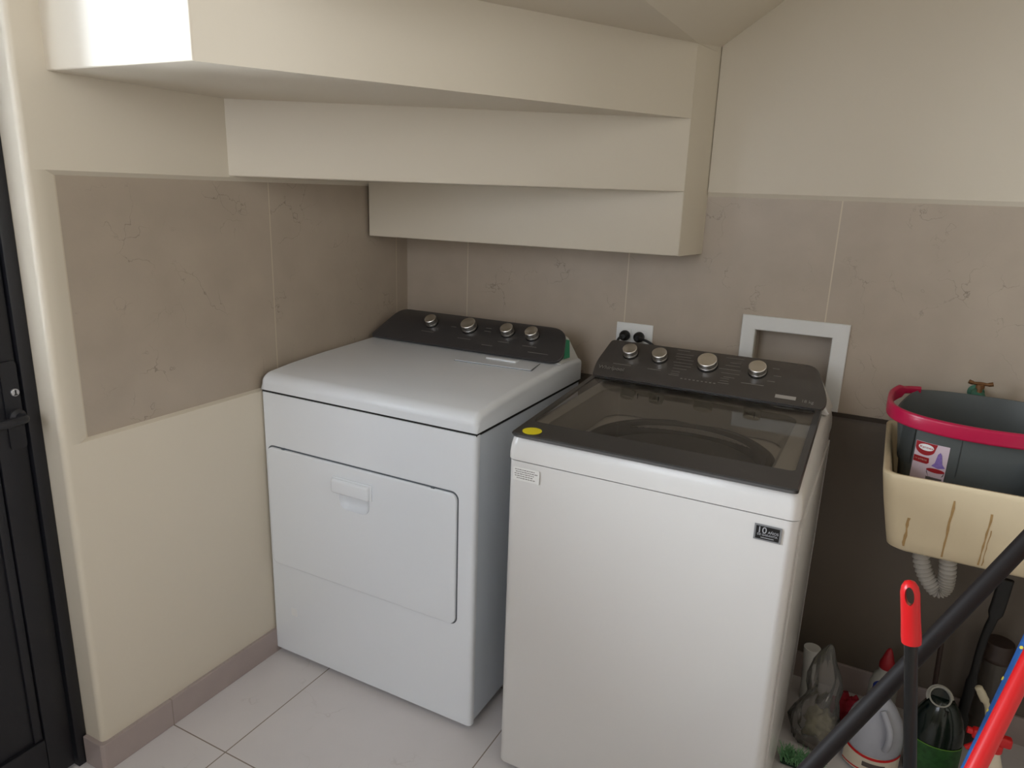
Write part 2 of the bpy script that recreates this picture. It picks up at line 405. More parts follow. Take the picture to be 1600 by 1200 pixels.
# winder stair seen from below
PV = (1.05, -.163); PW = (1.078, 0)
ZS = [1.310, 1.487, 1.680, 1.868]
st = thing('winder_staircase', 'cream plastered underside of a winding stair stepping out over the machines', 'staircase', (0.5, 0, 1.31))
def winder(name, pts, z0, z1, edges):
    b = B(); prism(b, pts, z0, z1)
    b.edges.ensure_lookup_table(); es = []
    for e in b.edges:
        for (p, q) in edges:
            P = [tuple(round(t, 4) for t in v.co) for v in e.verts]
            if set(P) == {tuple(round(t, 4) for t in p), tuple(round(t, 4) for t in q)}: es.append(e)
    if es: bmesh.ops.bevel(b, geom=es, offset=.004, segments=3, affect='EDGES', profile=.5)
    return link(name, b, m_cream_gloss, st)
L1, L2, L3, C3 = (0, -.233), (0, -.814), (0, -1.262), (.428, -1.255)
winder('step_underside', [L1, PV, PW, (0, 0)], ZS[0], 2.0, [((*L1, ZS[0]), (*PV, ZS[0])), ((*PV, ZS[0]), (*PV, 2.0))])
E_ = .0006
winder('step_underside', [L2, (PV[0]-.0002, PV[1]-.0012), (PV[0]-.004, PV[1]+.001), (L1[0], L1[1]+.002)], ZS[1], 2.0, [((*L2, ZS[1]), (PV[0]-.0002, PV[1]-.0012, ZS[1]))])
winder('step_underside', [L3, C3, (PV[0]-.0001, PV[1]-.0022), (PV[0]-.004, PV[1]-.001), (L2[0], L2[1]+.002)], ZS[2], 2.1, [((*L3, ZS[2]), (*C3, ZS[2])), ((*C3, ZS[2]), (*C3, 2.1))])
winder('step_underside', [(C3[0]-.05, C3[1]+.09), (C3[0]-.05, -1.262), (1.052, -1.262), (1.052, PV[1]-.002), (PW[0], 0), (PW[0]-.5, 0)], ZS[3], 2.3, [])
b = B()
v = []
x0, z0, sl, L_ = 1.052, ZS[3], .68, 1.20
P4 = [(x0, z0), (x0+L_, z0+sl*L_), (x0+L_, z0+sl*L_+.25), (x0, z0+.42)]
a = [b.verts.new((x, -1.262, z)) for x, z in P4]; c = [b.verts.new((x, -.0075, z)) for x, z in P4]
b.faces.new(a); b.faces.new(c[::-1])
for i in range(4): b.faces.new((a[i], c[i], c[(i+1) % 4], a[(i+1) % 4]))
link('flight_underside', b, m_cream, st, 0)

# ================================================================== knobs
def knob(parent, c, nrm, r, h=.024, tilt=0):
    b = B()
    lathe(b, [(r*1.02, 0), (r*1.02, h*.30), (r, h*.32), (r, h-.0015), (r-.0015, h), (r*.5, h-.0004), (.0002, h-.0006)], n=48)
    lathe(b, [(r*1.10, -.0005), (r*1.10, .0025), (r*1.0, .0025)], n=40)
    o = link('knob', b, [m_knob, m_rubber]); o.rotation_mode = 'XYZ'
    for f in o.data.polygons:
        if max(math.hypot(*o.data.vertices[v].co.xy) for v in f.vertices) > r*1.05: f.material_index = 1
    o.rotation_euler = Vector(nrm).to_track_quat('Z', 'Y').to_euler(); o.location = Vector(c)
    attach(o, parent)
    return o

# ================================================================== DRYER
DX0, DX1, DY, DYB = .004, .742, -.753, -.085
dr = thing('clothes_dryer', 'white front-loading clothes dryer with dark console, standing in the corner', 'clothes dryer', (.373, -.42, 0))
b = B(); box(b, DX0+.003, DX1-.003, DY+.022, DYB, .022, .878, .006)
link('cabinet', b, m_side, dr)
b = B()
hw = (DX1-DX0)/2; cx = (DX0+DX1)/2
pts = [(DX0, DY+.020), (DX0, DY+.012)]
fp = [(DX0, DY+.0195)]+[(DX0+.012-.012*math.cos(t), DY+.012-.012*math.sin(t)) for t in [PI/2*i/5 for i in range(6)]] + \
     [(DX1-.012+.012*math.sin(t), DY+.012-.012*math.cos(t)) for t in [PI/2*i/5 for i in range(6)]]+[(DX1, DY+.0195)]
prism(b, fp, .020, .880)
fpanel = link('front_panel', b, m_white, dr)
# lid
prof = [(DYB, .886), (DY+.001, .886), (DY-.001, .905)]
for i in range(7):
    a = math.radians(180-75*i/6); prof.append((DY-.001+.042+.042*math.cos(a), .908+.030*math.sin(a)))
prof += [(DY+.12, .946), (DY+.26, .954), (DY+.42, .959), (-.25, .962), (-.19, .962), (DYB, .955)]
b = B()
def vnorm(P, i):
    a, c = Vector(P[i-1]), Vector(P[(i+1) % len(P)]); t = (c-a).normalized(); return Vector((t.y, -t.x))
nr = []
ctr_ = sum((Vector(q) for q in prof), Vector((0, 0)))/len(prof)
for i, q in enumerate(prof):
    v = vnorm(prof, i)
    if v.dot(Vector(q)-ctr_) < 0: v = -v
    if q[1] < .89: v.y = 0
    if i in (0, len(prof)-1): v.x = 0
    nr.append(v)
lps = []
def sect(x, ins): return [(x, q[0]-nr[i].x*ins, q[1]-nr[i].y*ins) for i, q in enumerate(prof)]
rd = .018
for k_ in range(7):
    t_ = PI/2*k_/6; lps.append(sect(DX0-.001+rd*(1-math.sin(t_)) if 0 else DX0-.001+rd*(1-math.cos(t_)), rd*(1-math.sin(t_))))
for k_ in range(6, -1, -1):
    t_ = PI/2*k_/6; lps.append(sect(DX1+.001-rd*(1-math.cos(t_)), rd*(1-math.sin(t_))))
loft(b, lps)
top = link('top_panel', b, m_white, dr, 50)
b = B(); box(b, DX0+.0015, DX1-.0015, DY+.004, DYB-.002, .8775, .888); link('seam_shade_strip', b, m_seam_shade, dr, 0)  # dark strip in the open seam, its shade given as colour
# door
def rr_loft_y(bm, x0, x1, z0, z1, r, ys):
    lps = []
    for y, ins in ys:
        lps.append([((x0+x1)/2+x, y, (z0+z1)/2+z) for x, z in rrect((x1-x0)/2-ins, (z1-z0)/2-ins, max(r-ins, .002), 6)])
    loft(bm, lps)
b = B(); rr_loft_y(b, .0205, .6935, .328, .718, .022, [(DY+.004, 0), (DY-.0006, 0)]); grv = link('door_groove_shade', b, m_groove_trim, dr)  # dark sheet behind the door, painted shade for the surrounding groove
b = B(); rr_loft_y(b, .0235, .6900, .3315, .7135, .020, [(DY-.0003, 0), (DY-.006, 0), (DY-.0078, .0008), (DY-.0088, .003), (DY-.0090, .006)])
dd = link('door', b, m_white, dr)
c = B()
ys = [(DY-.02, -.004), (DY-.009, 0), (DY-.004, .002), (DY+.003, .008), (DY+.008, .016), (DY+.010, .026)]
rr_loft_y(c, .300, .408, .582, .660, .026, ys); boolean_cut(dd, c)
for o_ in (fpanel, grv):
    c = B(); rr_loft_y(c, .300, .408, .582, .660, .026, [(y, i-(.004 if o_ is grv else 0)) for y, i in ys]); boolean_cut(o_, c)
b = B(); box(b, .282, .414, DY-.026, DY-.0075, .632, .674, .007, 4); hd = link('door_handle', b, m_white, dd)
b = B(); box(b, .279, .4185, DY-.0145, DY-.0085, .630, .678, .003, 3); link('handle_bezel', b, m_white, dd)
for x in (.085, .615):
    b = B(); box(b, x-.006, x+.006, DY-.006, DY-.0005, .7135, .7175, .001, 1); link('hinge_pad', b, m_groove_trim, dd)
# console: white housing, dark sloping fascia
cf = lambda t: Vector((0, -.252+t*.122, .964+t*.082))   # t 0 bottom .. 1 top
nf = Vector((0, -.082, .122)).normalized()
b = B()
cp = [(DYB, .950), (-.232, .957), (-.238, .966), (-.134, 1.036), (-.122, 1.041), (-.105, 1.040), (-.094, 1.02)]
n = len(cp); lx = [.020, .012, .016, .060, .075, .075, .05]; rx = [.735, .735, .728, .682, .668, .668, .70]
a_ = [b.verts.new((lx[i], *cp[i])) for i in range(n)]; c_ = [b.verts.new((rx[i], *cp[i])) for i in range(n)]
b.faces.new(a_); b.faces.new(c_[::-1])
for i in range(n): b.faces.new((a_[i], c_[i], c_[(i+1) % n], a_[(i+1) % n]))
bmesh.ops.bevel(b, geom=[e for e in b.edges if e.calc_length() < .25], offset=.004, segments=3, affect='EDGES')
con = link('console', b, m_wplast, dr, 40)
def fascia(bm, P, outline, th, off):
    """outline in (x,t); P maps to surface; slab of thickness th along nrm"""
    Q, nn = P
    lo = [Q(t)+Vector((x, 0, 0))+nn*off for x, t in outline]; ce = sum(lo, Vector())/len(lo)
    lps = [lo]
    for k, ins in ((th*.6, 0), (th*.9, .002), (th, .005)):
        lps.append([p+nn*k+(ce-p).normalized()*ins for p in lo])
    loft(bm, lps)
def smooth_outline(pts, rad, n=6):
    out = []; N = len(pts)
    for i in range(N):
        p = Vector(pts[i]); a = Vector(pts[i-1]); c = Vector(pts[(i+1) % N]); r = rad[i]
        p0 = p+(a-p).normalized()*min(r, (a-p).length*.45); p1 = p+(c-p).normalized()*min(r, (c-p).length*.45)
        for k in range(n+1):
            t = k/n; out.append(tuple(p0*(1-t)**2+p*2*t*(1-t)+p1*t*t))
    return out
# outlines worked in metres along the slope
SL = math.hypot(.122, .082)
def scaled(Q, L): return lambda s: Q(s/L)
ol = smooth_outline([(.010, 0), (.726, 0), (.742, .03), (.705, SL+.003), (.055, SL+.003)], [.02, .02, .035, .05, .04])
b = B(); fascia(b, (scaled(cf, SL), nf), ol, .008, .001)
fas = link('fascia', b, m_console, dr)
for x, t, r in ((.222, .64, .0205), (.372, .65, .0255), (.517, .66, .0215), (.607, .66, .0215)):
    knob(fas, cf(t)+Vector((x, 0, 0))+nf*.009, nf, r, .026)
for x, t, w in ((.20, .36, .05), (.35, .3, .05), (.50, .36, .04), (.59, .34, .05), (.62, .18, .07), (.45, .2, .04), (.30, .62, .02), (.43, .62, .025), (.43, .72, .02)):
    b = B(); q = cf(t)+nf*.0092; plate(b, (x, q.y, q.z), (1, 0, 0), cf(1)-cf(0), w, .002, .0002); link('printed_line', b, m_printd, fas, 0)
b = B()   # green tape on the end of the console
q = [(.7325, -.212, .975), (.7335, -.170, .972), (.712, -.128, 1.018), (.708, -.150, 1.024)]
vs = [b.verts.new((x+.002, y, z)) for x, y, z in q]; vt = [b.verts.new((x+.0032, y, z+.0005)) for x, y, z in q]
b.faces.new(vs); b.faces.new(vt[::-1])
for i in range(4): b.faces.new((vs[i], vs[(i+1) % 4], vt[(i+1) % 4], vt[i]))
tp = link('tape', b, m_green, con, 0); tp['label'] = 'green tape'
# lint lid
b = B(); 
def lintz(y): return .9605+(y+.32)*.015
V0 = [(.434, -.368), (.690, -.352), (.676, -.262), (.432, -.276)]
lo = [Vector((x, y, lintz(y)-.002)) for x, y in V0]
loft(b, [lo, [p+Vector((0, 0, .004)) for p in lo]])
lt = link('lint_screen_lid', b, m_white, dr, 0)
b = B(); box(b, .505, .612, -.300, -.272, lintz(-.28)-.001, lintz(-.28)+.006, .003); link('lint_lid_grip', b, m_white, lt)
b = B(); loft(b, [[p+Vector((0, 0, .0008))+(p-sum(lo, Vector())/4).normalized()*.003 for p in lo], [p+Vector((0, 0, .0024))+(p-sum(lo, Vector())/4).normalized()*.003 for p in lo]])
link('lint_lid_rim', b, m_groove_trim, lt, 0)
b = B(); plate(b, (.082, DY-.0002, .158), (1, 0, 0), (0, 0, 1), .024, .026, .0006, .003)
lb = link('small_label', b, mat('clear_white_label', (236, 238, 240), .5), fpanel)
for x in (.05, .69):
    for y in (-.70, -.14):
        b = B(); lathe(b, [(.018, 0), (.018, .008), (.010, .010), (.010, .024)], (x, y, 0), n=20); link('foot', b, m_wplast, dr)

# ================================================================== WASHER
WX0_, WX1_, WY, WYB = .864, 1.511, -.819, -.105
wa = thing('washing_machine', 'white top-loading washing machine with dark glass lid, right of the dryer', 'washing machine', (1.187, -.46, 0))
cxw = (WX0_+WX1_)/2; cyw = (WY+WYB)/2; hxw = (WX1_-WX0_)/2; hyw = (WYB-WY)/2
def lrect(ins, z, r=.022): return [(cxw+x, cyw+y, z) for x, y in rrect(hxw-ins, hyw-ins, r, 6)]
b = B(); loft(b, [lrect(.002, .022), lrect(.002, .868)]); cab = link('cabinet', b, m_white2, wa)
b = B(); box(b, WX1_-.004, WX1_+.0015, WY+.045, WYB-.03, .06, .84, .006); link('side_embossing', b, m_white2, cab)
# top frame with basin opening
TP = .945
b = B(); loft(b, [lrect(0, .871), lrect(0, .885), lrect(.002, .905), lrect(.006, .922), lrect(.012, .932), lrect(.020, .938)])
tf = link('top_frame', b, m_white2, wa)
c = B()
def brect(hx, y0, y1, z, r): return [(1.180+x, (y0+y1)/2+y, z) for x, y in rrect(hx, (y1-y0)/2, r, 6)]
loft(c, [brect(.262, -.760, -.305, .96, .05), brect(.258, -.755, -.310, .925, .05), brect(.235, -.73, -.335, .873, .06), brect(.235, -.73, -.335, .85, .06)])
boolean_cut(tf, c)
c = B(); lathe(c, [(.205, .70), (.205, .96)], (1.19, -.55, 0), n=64); boolean_cut(cab, c)
# tub ring and drum
b = B()
lathe_pts = [(.236, .862), (.232, .874), (.222, .880), (.210, .878), (.202, .868), (.199, .850), (.199, .845), (.236, .845)]
lps = [ring((1.19, -.545, h), r, 64) for r, h in lathe_pts]; lps.append(lps[0]); 
rows = [[b.verts.new(p) for p in lp] for lp in lps[:-1]]; rows.append(rows[0])
for r0, r1 in zip(rows, rows[1:]):
    for i in range(64): b.faces.new((r0[i], r0[(i+1) % 64], r1[(i+1) % 64], r1[i]))
link('tub_ring', b, mat('dark_grey_tub_ring', (62, 60, 58), .3), wa)
b = B()
rows = loft(b, [ring((1.19, -.545, h), r, 64) for r, h in ((.198, .846), (.198, .60), (.19, .58))], True, False)
bmesh.ops.delete(b, geom=[f for f in b.faces if len(f.verts) > 10], context='FACES')
b.faces.new([v for v in rows[-1]])
link('drum', b, m_steel, wa)
b = B(); lathe(b, [(.15, .585), (.06, .60), (.045, .66), (.03, .70), (.002, .705)], (1.19, -.545, 0), n=40); link('agitator', b, m_tub, wa)
for x in (1.01, 1.07, 1.33):
    b = B(); box(b, x, x+.0015, -.3140, -.3105, .885, .932); link('basin_seam', b, m_groove_trim, tf, 0)
# lid: sloping glass plate in a charcoal frame
LF, LB = Vector((0, -.838, .943)), Vector((0, -.278, .959))
def LP(x, s, k=0):   # s along the slope 0..1
    q = LF.lerp(LB, s); nn = Vector((0, -(LB-LF).z, (LB-LF).y)).normalized(); return Vector((x, q.y, q.z))+nn*k
lx0 = lambda s: .880-.022*s; lx1 = lambda s: 1.500-.010*s
lid = None
b = B()
out_ = smooth_outline([(lx0(0), 0), (lx1(0), 0), (lx1(1), 1), (lx0(1), 1)], [.02, .02, .01, .01], 4)
# frame = outer slab ring
def ringpts(ins_side, s0, s1, rad):
    return smooth_outline([(lx0(s0)+ins_side, s0), (lx1(s0)-ins_side, s0), (lx1(s1)-ins_side, s1), (lx0(s1)+ins_side, s1)], [rad]*4, 4)
o1 = out_; i1 = ringpts(.016, .17, .975, .02)
A1 = [LP(x, s, 0) for x, s in o1]; A0 = [LP(x, s, -.013)+Vector((0, .010 if s < .1 else 0, 0)) for x, s in o1]
I1 = [LP(x, s, 0) for x, s in i1]; I0 = [LP(x, s, -.006) for x, s in i1]
Ab = [LP(x, s, -.003) for x, s in o1]
o_in = [p+(sum(A1, Vector())/len(A1)-p).normalized()*.003 for p in A1]
rows = [[b.verts.new(p) for p in lp] for lp in (I0, I1, o_in, Ab, A0)]; rows.append(rows[0]); N_ = len(A1)
for r0, r1 in zip(rows, rows[1:]):
    for i in range(N_): b.faces.new((r0[i], r0[(i+1) % N_], r1[(i+1) % N_], r1[i]))
lid = link('lid', b, m_lidfr, wa, 40)
b = B(); i2 = ringpts(.015, .168, .977, .02)
loft(b, [[LP(x, s, -.0022) for x, s in i2]]+[[LP(x, s, -.0012) for x, s in i2]])
bmesh.ops.delete(b, geom=[f for f in b.faces if len(f.verts) > 10 and f.calc_center_median().z < LP(1.2, .5625, -.0017).z], context='FACES')
link('lid_glass', b, m_glass, lid, 0)
b = B(); lathe(b, [(.0225, 0), (.0225, .0006), (.0002, .0007)], LP(.921, .055, .0002), LP(0, 0, 1)-LP(0, 0, 0), 36)
sk = link('round_sticker', b, m_yel, lid, 0); sk['label'] = 'round yellow sticker'
# small warning print seen through the glass
b = B()
for i in range(4): plate(b, (.985+i*.008, -.60+i*.018, .9385), (.9, .5, 0), (-.5, .9, 0), .030, .002, .0002)
# console
wc0, wc1 = Vector((0, -.275, .9545)), Vector((0, -.148, 1.0375))
wf = lambda t: wc0.lerp(wc1, t); wn = Vector((0, -(wc1-wc0).z, (wc1-wc0).y)).normalized(); WSL = (wc1-wc0).length
b = B()
cp = [(WYB-.002, .925), (-.258, .940), (-.262, .956), (-.148, 1.033), (-.132, 1.034), (-.112, 1.015)]
lx = [.868, .868, .872, .872, .875, .872]; rx = [1.508, 1.508, 1.497, 1.452, 1.45, 1.46]; n = len(cp)
a_ = [b.verts.new((lx[i], *cp[i])) for i in range(n)]; c_ = [b.verts.new((rx[i], *cp[i])) for i in range(n)]
b.faces.new(a_); b.faces.new(c_[::-1])
for i in range(n): b.faces.new((a_[i], c_[i], c_[(i+1) % n], a_[(i+1) % n]))
bmesh.ops.bevel(b, geom=[e for e in b.edges if e.calc_length() < .3], offset=.004, segments=3, affect='EDGES')
wcon = link('console', b, m_white2, wa, 40)
ol = smooth_outline([(.858, -.004), (1.490, -.004), (1.500, .03), (1.456, WSL), (.866, WSL), (.850, .05)], [.01, .01, .05, .03, .012, .03])
b = B(); fascia(b, (scaled(wf, WSL), wn), ol, .008, .001)
wfas = link('fascia', b, m_console2, wa)
for x, t, r in ((.943, .66, .0215), (1.033, .655, .0215), (1.172, .64, .027), (1.309, .64, .0235)):
    knob(wfas, wf(t)+Vector((x, 0, 0))+wn*.009, wn, r, .024)
def dash(x, t, w, h=.0016):
    b = B(); q = wf(t)+wn*.0091; plate(b, (x, q.y, q.z), (1, 0, 0), wn.cross(Vector((1, 0, 0))), w, h, .0002); link('printed_line', b, m_printd, wfas, 0)
for x, t, w in ((.905, .34, .055), (1.01, .33, .04), (1.075, .93, .035), (1.075, .83, .05), (1.075, .76, .045), (1.08, .69, .05), (1.075, .60, .055), (1.08, .52, .05), (1.08, .44, .04),
                (1.215, .90, .05), (1.23, .78, .03), (1.22, .70, .04), (1.205, .60, .06), (1.215, .50, .05), (1.225, .40, .03), (1.275, .32, .06), (1.345, .78, .018), (1.352, .60, .02), (1.34, .45, .02),
                (1.075, .26, .03), (1.215, .24, .03)): dash(x, t, w)
for i in range(9): dash(1.112+i*.0115, .20, .006, .003)
for x in (1.08, 1.218):
    for tt, ww, hh in ((.30, .024, .0012), (.36, .024, .0012)): dash(x, tt, ww, hh)
b = B(); q = wf(.09)+wn*.0091; plate(b, (1.370, q.y, q.z), (1, 0, 0), wn.cross(Vector((1, 0, 0))), .052, .012, .0003)
link('energy_badge', b, m_print, wfas, 0)
q = wf(.12)+wn*.0092
text('brand_lettering', 'Whirlpool', .019, (.868, q.y, q.z+.006), (1, 0, 0), wn.cross(Vector((1, 0, 0))), m_printd, wfas)
q = wf(.07)+wn*.0092
text('capacity_lettering', '18 kg', .014, (1.436, q.y, q.z), (1, 0, 0), wn.cross(Vector((1, 0, 0))), m_printd, wfas)
# labels on the front
b = B(); plate(b, (1.428, WY, .8165), (1, 0, 0), (0, 0, 1), .052, .034, .0006); wl = link('warranty_label', b, m_silver, wa, 0)
wl['label'] = 'black and silver ten year warranty label'
b = B(); plate(b, (1.4315, WY-.0006, .8195), (1, 0, 0), (0, 0, 1), .045, .0275, .0003); bl = link('label_field', b, m_blk, wl, 0)
m_lt = mat('label_grey_print', (172, 172, 176), .5)
text('warranty_lettering', '10', .019, (1.4335, WY-.0010, .8325), (1, 0, 0), (0, 0, 1), m_lt, wl, sx=1.0)
text('warranty_lettering', 'AÑOS', .0075, (1.4545, WY-.0010, .8335), (1, 0, 0), (0, 0, 1), m_lt, wl, sx=1.0)
text('warranty_lettering', 'DE GARANTIA', .0060, (1.4345, WY-.0010, .8272), (1, 0, 0), (0, 0, 1), m_lt, wl, sx=1.0)
b = B(); plate(b, (1.442, WY-.0009, .8225), (1, 0, 0), (0, 0, 1), .025, .0012, .0001); link('label_rule', b, m_lt, wl, 0)
b = B(); plate(b, (.882, WY-.0001, .822), (1, 0, 0), (0, 0, 1), .068, .033, .0005, .003)
nl = link('notice_label', b, mat('white_notice_label', (226, 224, 220), .5), wa, 0)
b = B()
for i, (x0, w) in enumerate(((.887, .056), (.889, .055), (.886, .052), (.887, .050), (.892, .052))):
    x = x0
    while x < x0+w-.004:
        l = random.uniform(.003, .008); plate(b, (x, WY-.0007, .8485-i*.0052), (1, 0, 0), (0, 0, 1), l, .0017, .0001); x += l+.0013
link('notice_print', b, m_ink, nl, 0)
for x in (.91, 1.465):
    for y in (-.77, -.16):
        b = B(); lathe(b, [(.020, 0), (.020, .008), (.010, .010), (.010, .024)], (x, y, 0), n=20); link('foot', b, m_rubber, wa)

# ================================================================== wall fittings
o = thing('power_outlet', 'white double socket plate on the tiled wall behind the washing machine', 'power outlet', (.888, 0, 1.037))
b = B(); box(b, .827, .949, -.006, -.0003, .998, 1.075, .002); link('cover_plate', b, m_wplast, o)
for x in (.862, .912):
    b = B(); box(b, x-.016, x+.016, -.0085, -.0058, 1.015, 1.055, .002); link('socket', b, m_wplast, o)
def plug(name, label, x, z, path):
    t = thing(name, label, 'power plug', (x, -.012, z), 'power plugs in the outlet behind the washer')
    b = B(); lathe(b, [(.0165, 0), (.0175, .006), (.0165, .016), (.012, .024), (.008, .028)], (x, -.0088, z), (0, -1, 0), 20); link('plug_body', b, m_rubber, t)
    b = B(); tube(b, spline(path, 8), .0042, 10); link('cord', b, m_rubber, t)
plug('power_plug', 'black plug in the left socket, its cord dropping straight down', .860, 1.034,
     [(.860, -.030, 1.032), (.850, -.040, 1.028), (.842, -.045, 1.005), (.840, -.045, .96), (.842, -.05, .90)])
b_ = plug('power_plug', 'black plug in the right socket, its cord arching away to the right', .908, 1.034,
     [(.908, -.030, 1.034), (.925, -.042, 1.034), (.950, -.046, 1.028), (.975, -.046, 1.010), (.985, -.05, .97), (.985, -.05, .90)])

o = thing('washer_valve_box', 'white framed recessed box for washer taps, set in the tiled wall', 'valve box', (1.367, 0, .9))
fr = [(1.2205, 1.516, .886, 1.142), (HX0, HX1, HZ0, HZ1)]
b = B()
def ringxz(f, y, ins=0): x0, x1, z0, z1 = f; return [(x0+ins, y, z0+ins), (x1-ins, y, z0+ins), (x1-ins, y, z1-ins), (x0+ins, y, z1-ins)]
lp = [ringxz(fr[0], -.0003), ringxz(fr[0], -.009), ringxz(fr[0], -.011, .002), ringxz(fr[1], -.011, -.002), ringxz(fr[1], -.009), ringxz(fr[1], -.0003, 0)]
rows = [[b.verts.new(p) for p in l] for l in lp]; rows.append(rows[0])
for r0, r1 in zip(rows, rows[1:]):
    for i in range(4): b.faces.new((r0[i], r0[(i+1) % 4], r1[(i+1) % 4], r1[i]))
link('frame', b, m_wplast, o, 0)
b = B()
x0, x1, z0, z1 = HX0+.0005, HX1-.0005, HZ0+.0005, HZ1-.0005
rows = [[b.verts.new(p) for p in l] for l in (ringxz((x0, x1, z0, z1), 0), ringxz((x0, x1, z0, z1), .0695), ringxz((x0+.002, x1-.002, z0+.002, z1-.002), .0675), ringxz((x0+.002, x1-.002, z0+.002, z1-.002), 0))]
for k in (0, 2):
    for i in range(4): b.faces.new((rows[k][i], rows[k][(i+1) % 4], rows[k+1][(i+1) % 4], rows[k+1][i]))
b.faces.new(rows[1]); b.faces.new(rows[2][::-1])
for i in range(4): b.faces.new((rows[0][i], rows[0][(i+1) % 4], rows[3][(i+1) % 4], rows[3][i]))
link('recess_liner', b, mat('warm_grey_liner', (176, 164, 150), .5), o, 0)

o = thing('garden_tap', 'brass tap with a T handle and green patina above the sink', 'tap', (1.842, 0, 1.0))
b = B(); lathe(b, [(.020, .0003), (.020, .004), (.012, .008), (.012, .05), (.015, .052), (.017, .054), (.017, .070), (.012, .078)], (1.840, 0, .998), (0, -1, 0), 24)
tube(b, spline([(1.840, -.05, .995), (1.840, -.062, .985), (1.840, -.066, .97), (1.840, -.066, .955)], 5), .010, 14); link('tap_body', b, m_patina, o)
b = B(); tube(b, [(1.840, -.068, 1.008), (1.840, -.068, 1.036)], .006, 12); lathe(b, [(.010, .025), (.010, .034), (.006, .038)], (1.840, -.068, .998), (0, 0, 1), 16); link('stem', b, m_brass, o)
b = B(); tube(b, spline([(1.813, -.068, 1.038), (1.825, -.068, 1.035), (1.84, -.068, 1.036), (1.855, -.068, 1.035), (1.867, -.068, 1.038)], 4), [.0055]*4+[.004]*9+[.0055]*4, 12); link('handle', b, m_brass, o)

# ================================================================== sink
SX0, SX1, SY = 1.643, 2.23, -.487
sk = thing('utility_sink', 'cream plastic wall-hung utility sink with rust streaks, right of the washer', 'sink', (1.93, -.24, .7))
def srect(ix, iyf, z, r): 
    x0, x1, y0, y1 = SX0+ix, SX1-ix, SY+iyf, -.0155
    return [((x0+x1)/2+x, (y0+y1)/2+y, z) for x, y in rrect((x1-x0)/2, (y1-y0)/2, r, 6)]
def srect_in(ix, iyf, z, r):
    x0, x1, y0, y1 = SX0+ix, SX1-ix, SY+iyf, -.032
    return [((x0+x1)/2+x, (y0+y1)/2+y, z) for x, y in rrect((x1-x0)/2, (y1-y0)/2, r, 6)]
b = B()
loft(b, [srect(.10, .10, .688, .03), srect(.050, .055, .692, .03), srect(.036, .040, .702, .03), srect(.030, .032, .73, .03), srect(.012, .012, .82, .03), srect(.002, .002, .880, .03), srect(.001, .001, .888, .03), srect(.004, .004, .892, .03),
         srect_in(.012, .012, .891, .03), srect_in(.016, .016, .885, .03), srect_in(.030, .030, .82, .035), srect_in(.046, .048, .73, .04), srect_in(.06, .06, .706, .04), srect_in(.12, .12, .702, .03)])
basin = link('basin', b, m_sink, sk, 50)
b = B()
def fy(z):
    ks = [(.702, .040), (.73, .032), (.82, .012), (.880, .002)]
    for (z0, i0), (z1, i1) in zip(ks, ks[1:]):
        if z <= z1: return SY+i0+(i1-i0)*(z-z0)/(z1-z0)
    return SY+.002
for x, z0, z1, w in ((1.712, .712, .79, .008), (1.790, .705, .855, .006), (1.862, .705, .84, .005), (1.868, .705, .80, .003)):
    zz = [z0+(z1-z0)*i/8 for i in range(9)]; q = []
    for z in zz: ww = w*(.3+.7*random.random()); q.append((x+random.uniform(-.001, .001), z, ww))
    L_ = [b.verts.new((x-w_/2, fy(z)-.0006, z)) for x, z, w_ in q]; R_ = [b.verts.new((x+w_/2, fy(z)-.0006, z)) for x, z, w_ in q]
    for i in range(8): b.faces.new((L_[i], R_[i], R_[i+1], L_[i+1]))
link('rust_stains', b, m_rust, basin, 0)
b = B(); tube(b, [(1.768, -.25, .69), (1.768, -.25, .672)], .024, 20); link('drain_fitting', b, m_wplast, sk)
# corrugated waste hose
path = spline([(1.768, -.25, .670), (1.765, -.25, .63), (1.782, -.25, .57), (1.812, -.25, .530), (1.830, -.25, .535), (1.833, -.25, .57), (1.826, -.25, .63), (1.824, -.25, .672)], 16)
rs = [.0185+.0035*math.sin(i*2.1) for i in range(len(path))]
b = B(); tube(b, path, rs, 20)
hose = tag(link('drain_hose', b, m_hose, smooth=60), 'pale ribbed waste hose looping in a U under the sink', 'hose')

# ================================================================== bucket in the sink
BC = Vector((1.842, -.232)); BZ0, BZ1 = .707, 1.012
bk = thing('mop_bucket', 'dark grey oval mop bucket with magenta handle standing in the sink', 'bucket', (BC.x, BC.y, BZ0))
def bloop(z, k, ins=0, dip=0, n=72):
    out = []
    for i in range(n):
        a = 2*PI*i/n; ca, sa = math.cos(a), math.sin(a)
        e = .72; x = (.185*k-ins)*math.copysign(abs(ca)**e, ca); y = (.140*k-ins)*math.copysign(abs(sa)**e, sa)
        zz = z
        if dip: zz = z-dip*.9*(1 if sa < -.25 else 0) if abs(ca) <= .72 else z
        if dip: zz = zz-dip*max(0, (abs(ca)-.72)/.28) if abs(ca) > .72 and sa > -.25 else zz-(dip*.9 if abs(ca) > .72 and sa <= -.25 else 0)
        out.append((BC.x+x, BC.y+y, zz))
    return out
b = B()
loft(b, [bloop(BZ0, .74), bloop(BZ0+.004, .755), bloop(.80, .855), bloop(.862, .883), bloop(.866, .908), bloop(.93, .952), bloop(.975, .978, dip=.01), bloop(1.002, .992, dip=.035), bloop(1.006, 1.0, dip=.035), bloop(1.010, .995, dip=.035),
         bloop(1.009, .975, dip=.035), bloop(.99, .960, dip=.025), bloop(.93, .93), bloop(.80, .83), bloop(.715, .73)])
pail = link('pail', b, m_bucket, bk, 50)
b = B()
for x in (1.700, 1.792):    # moulded upright seams
    pass
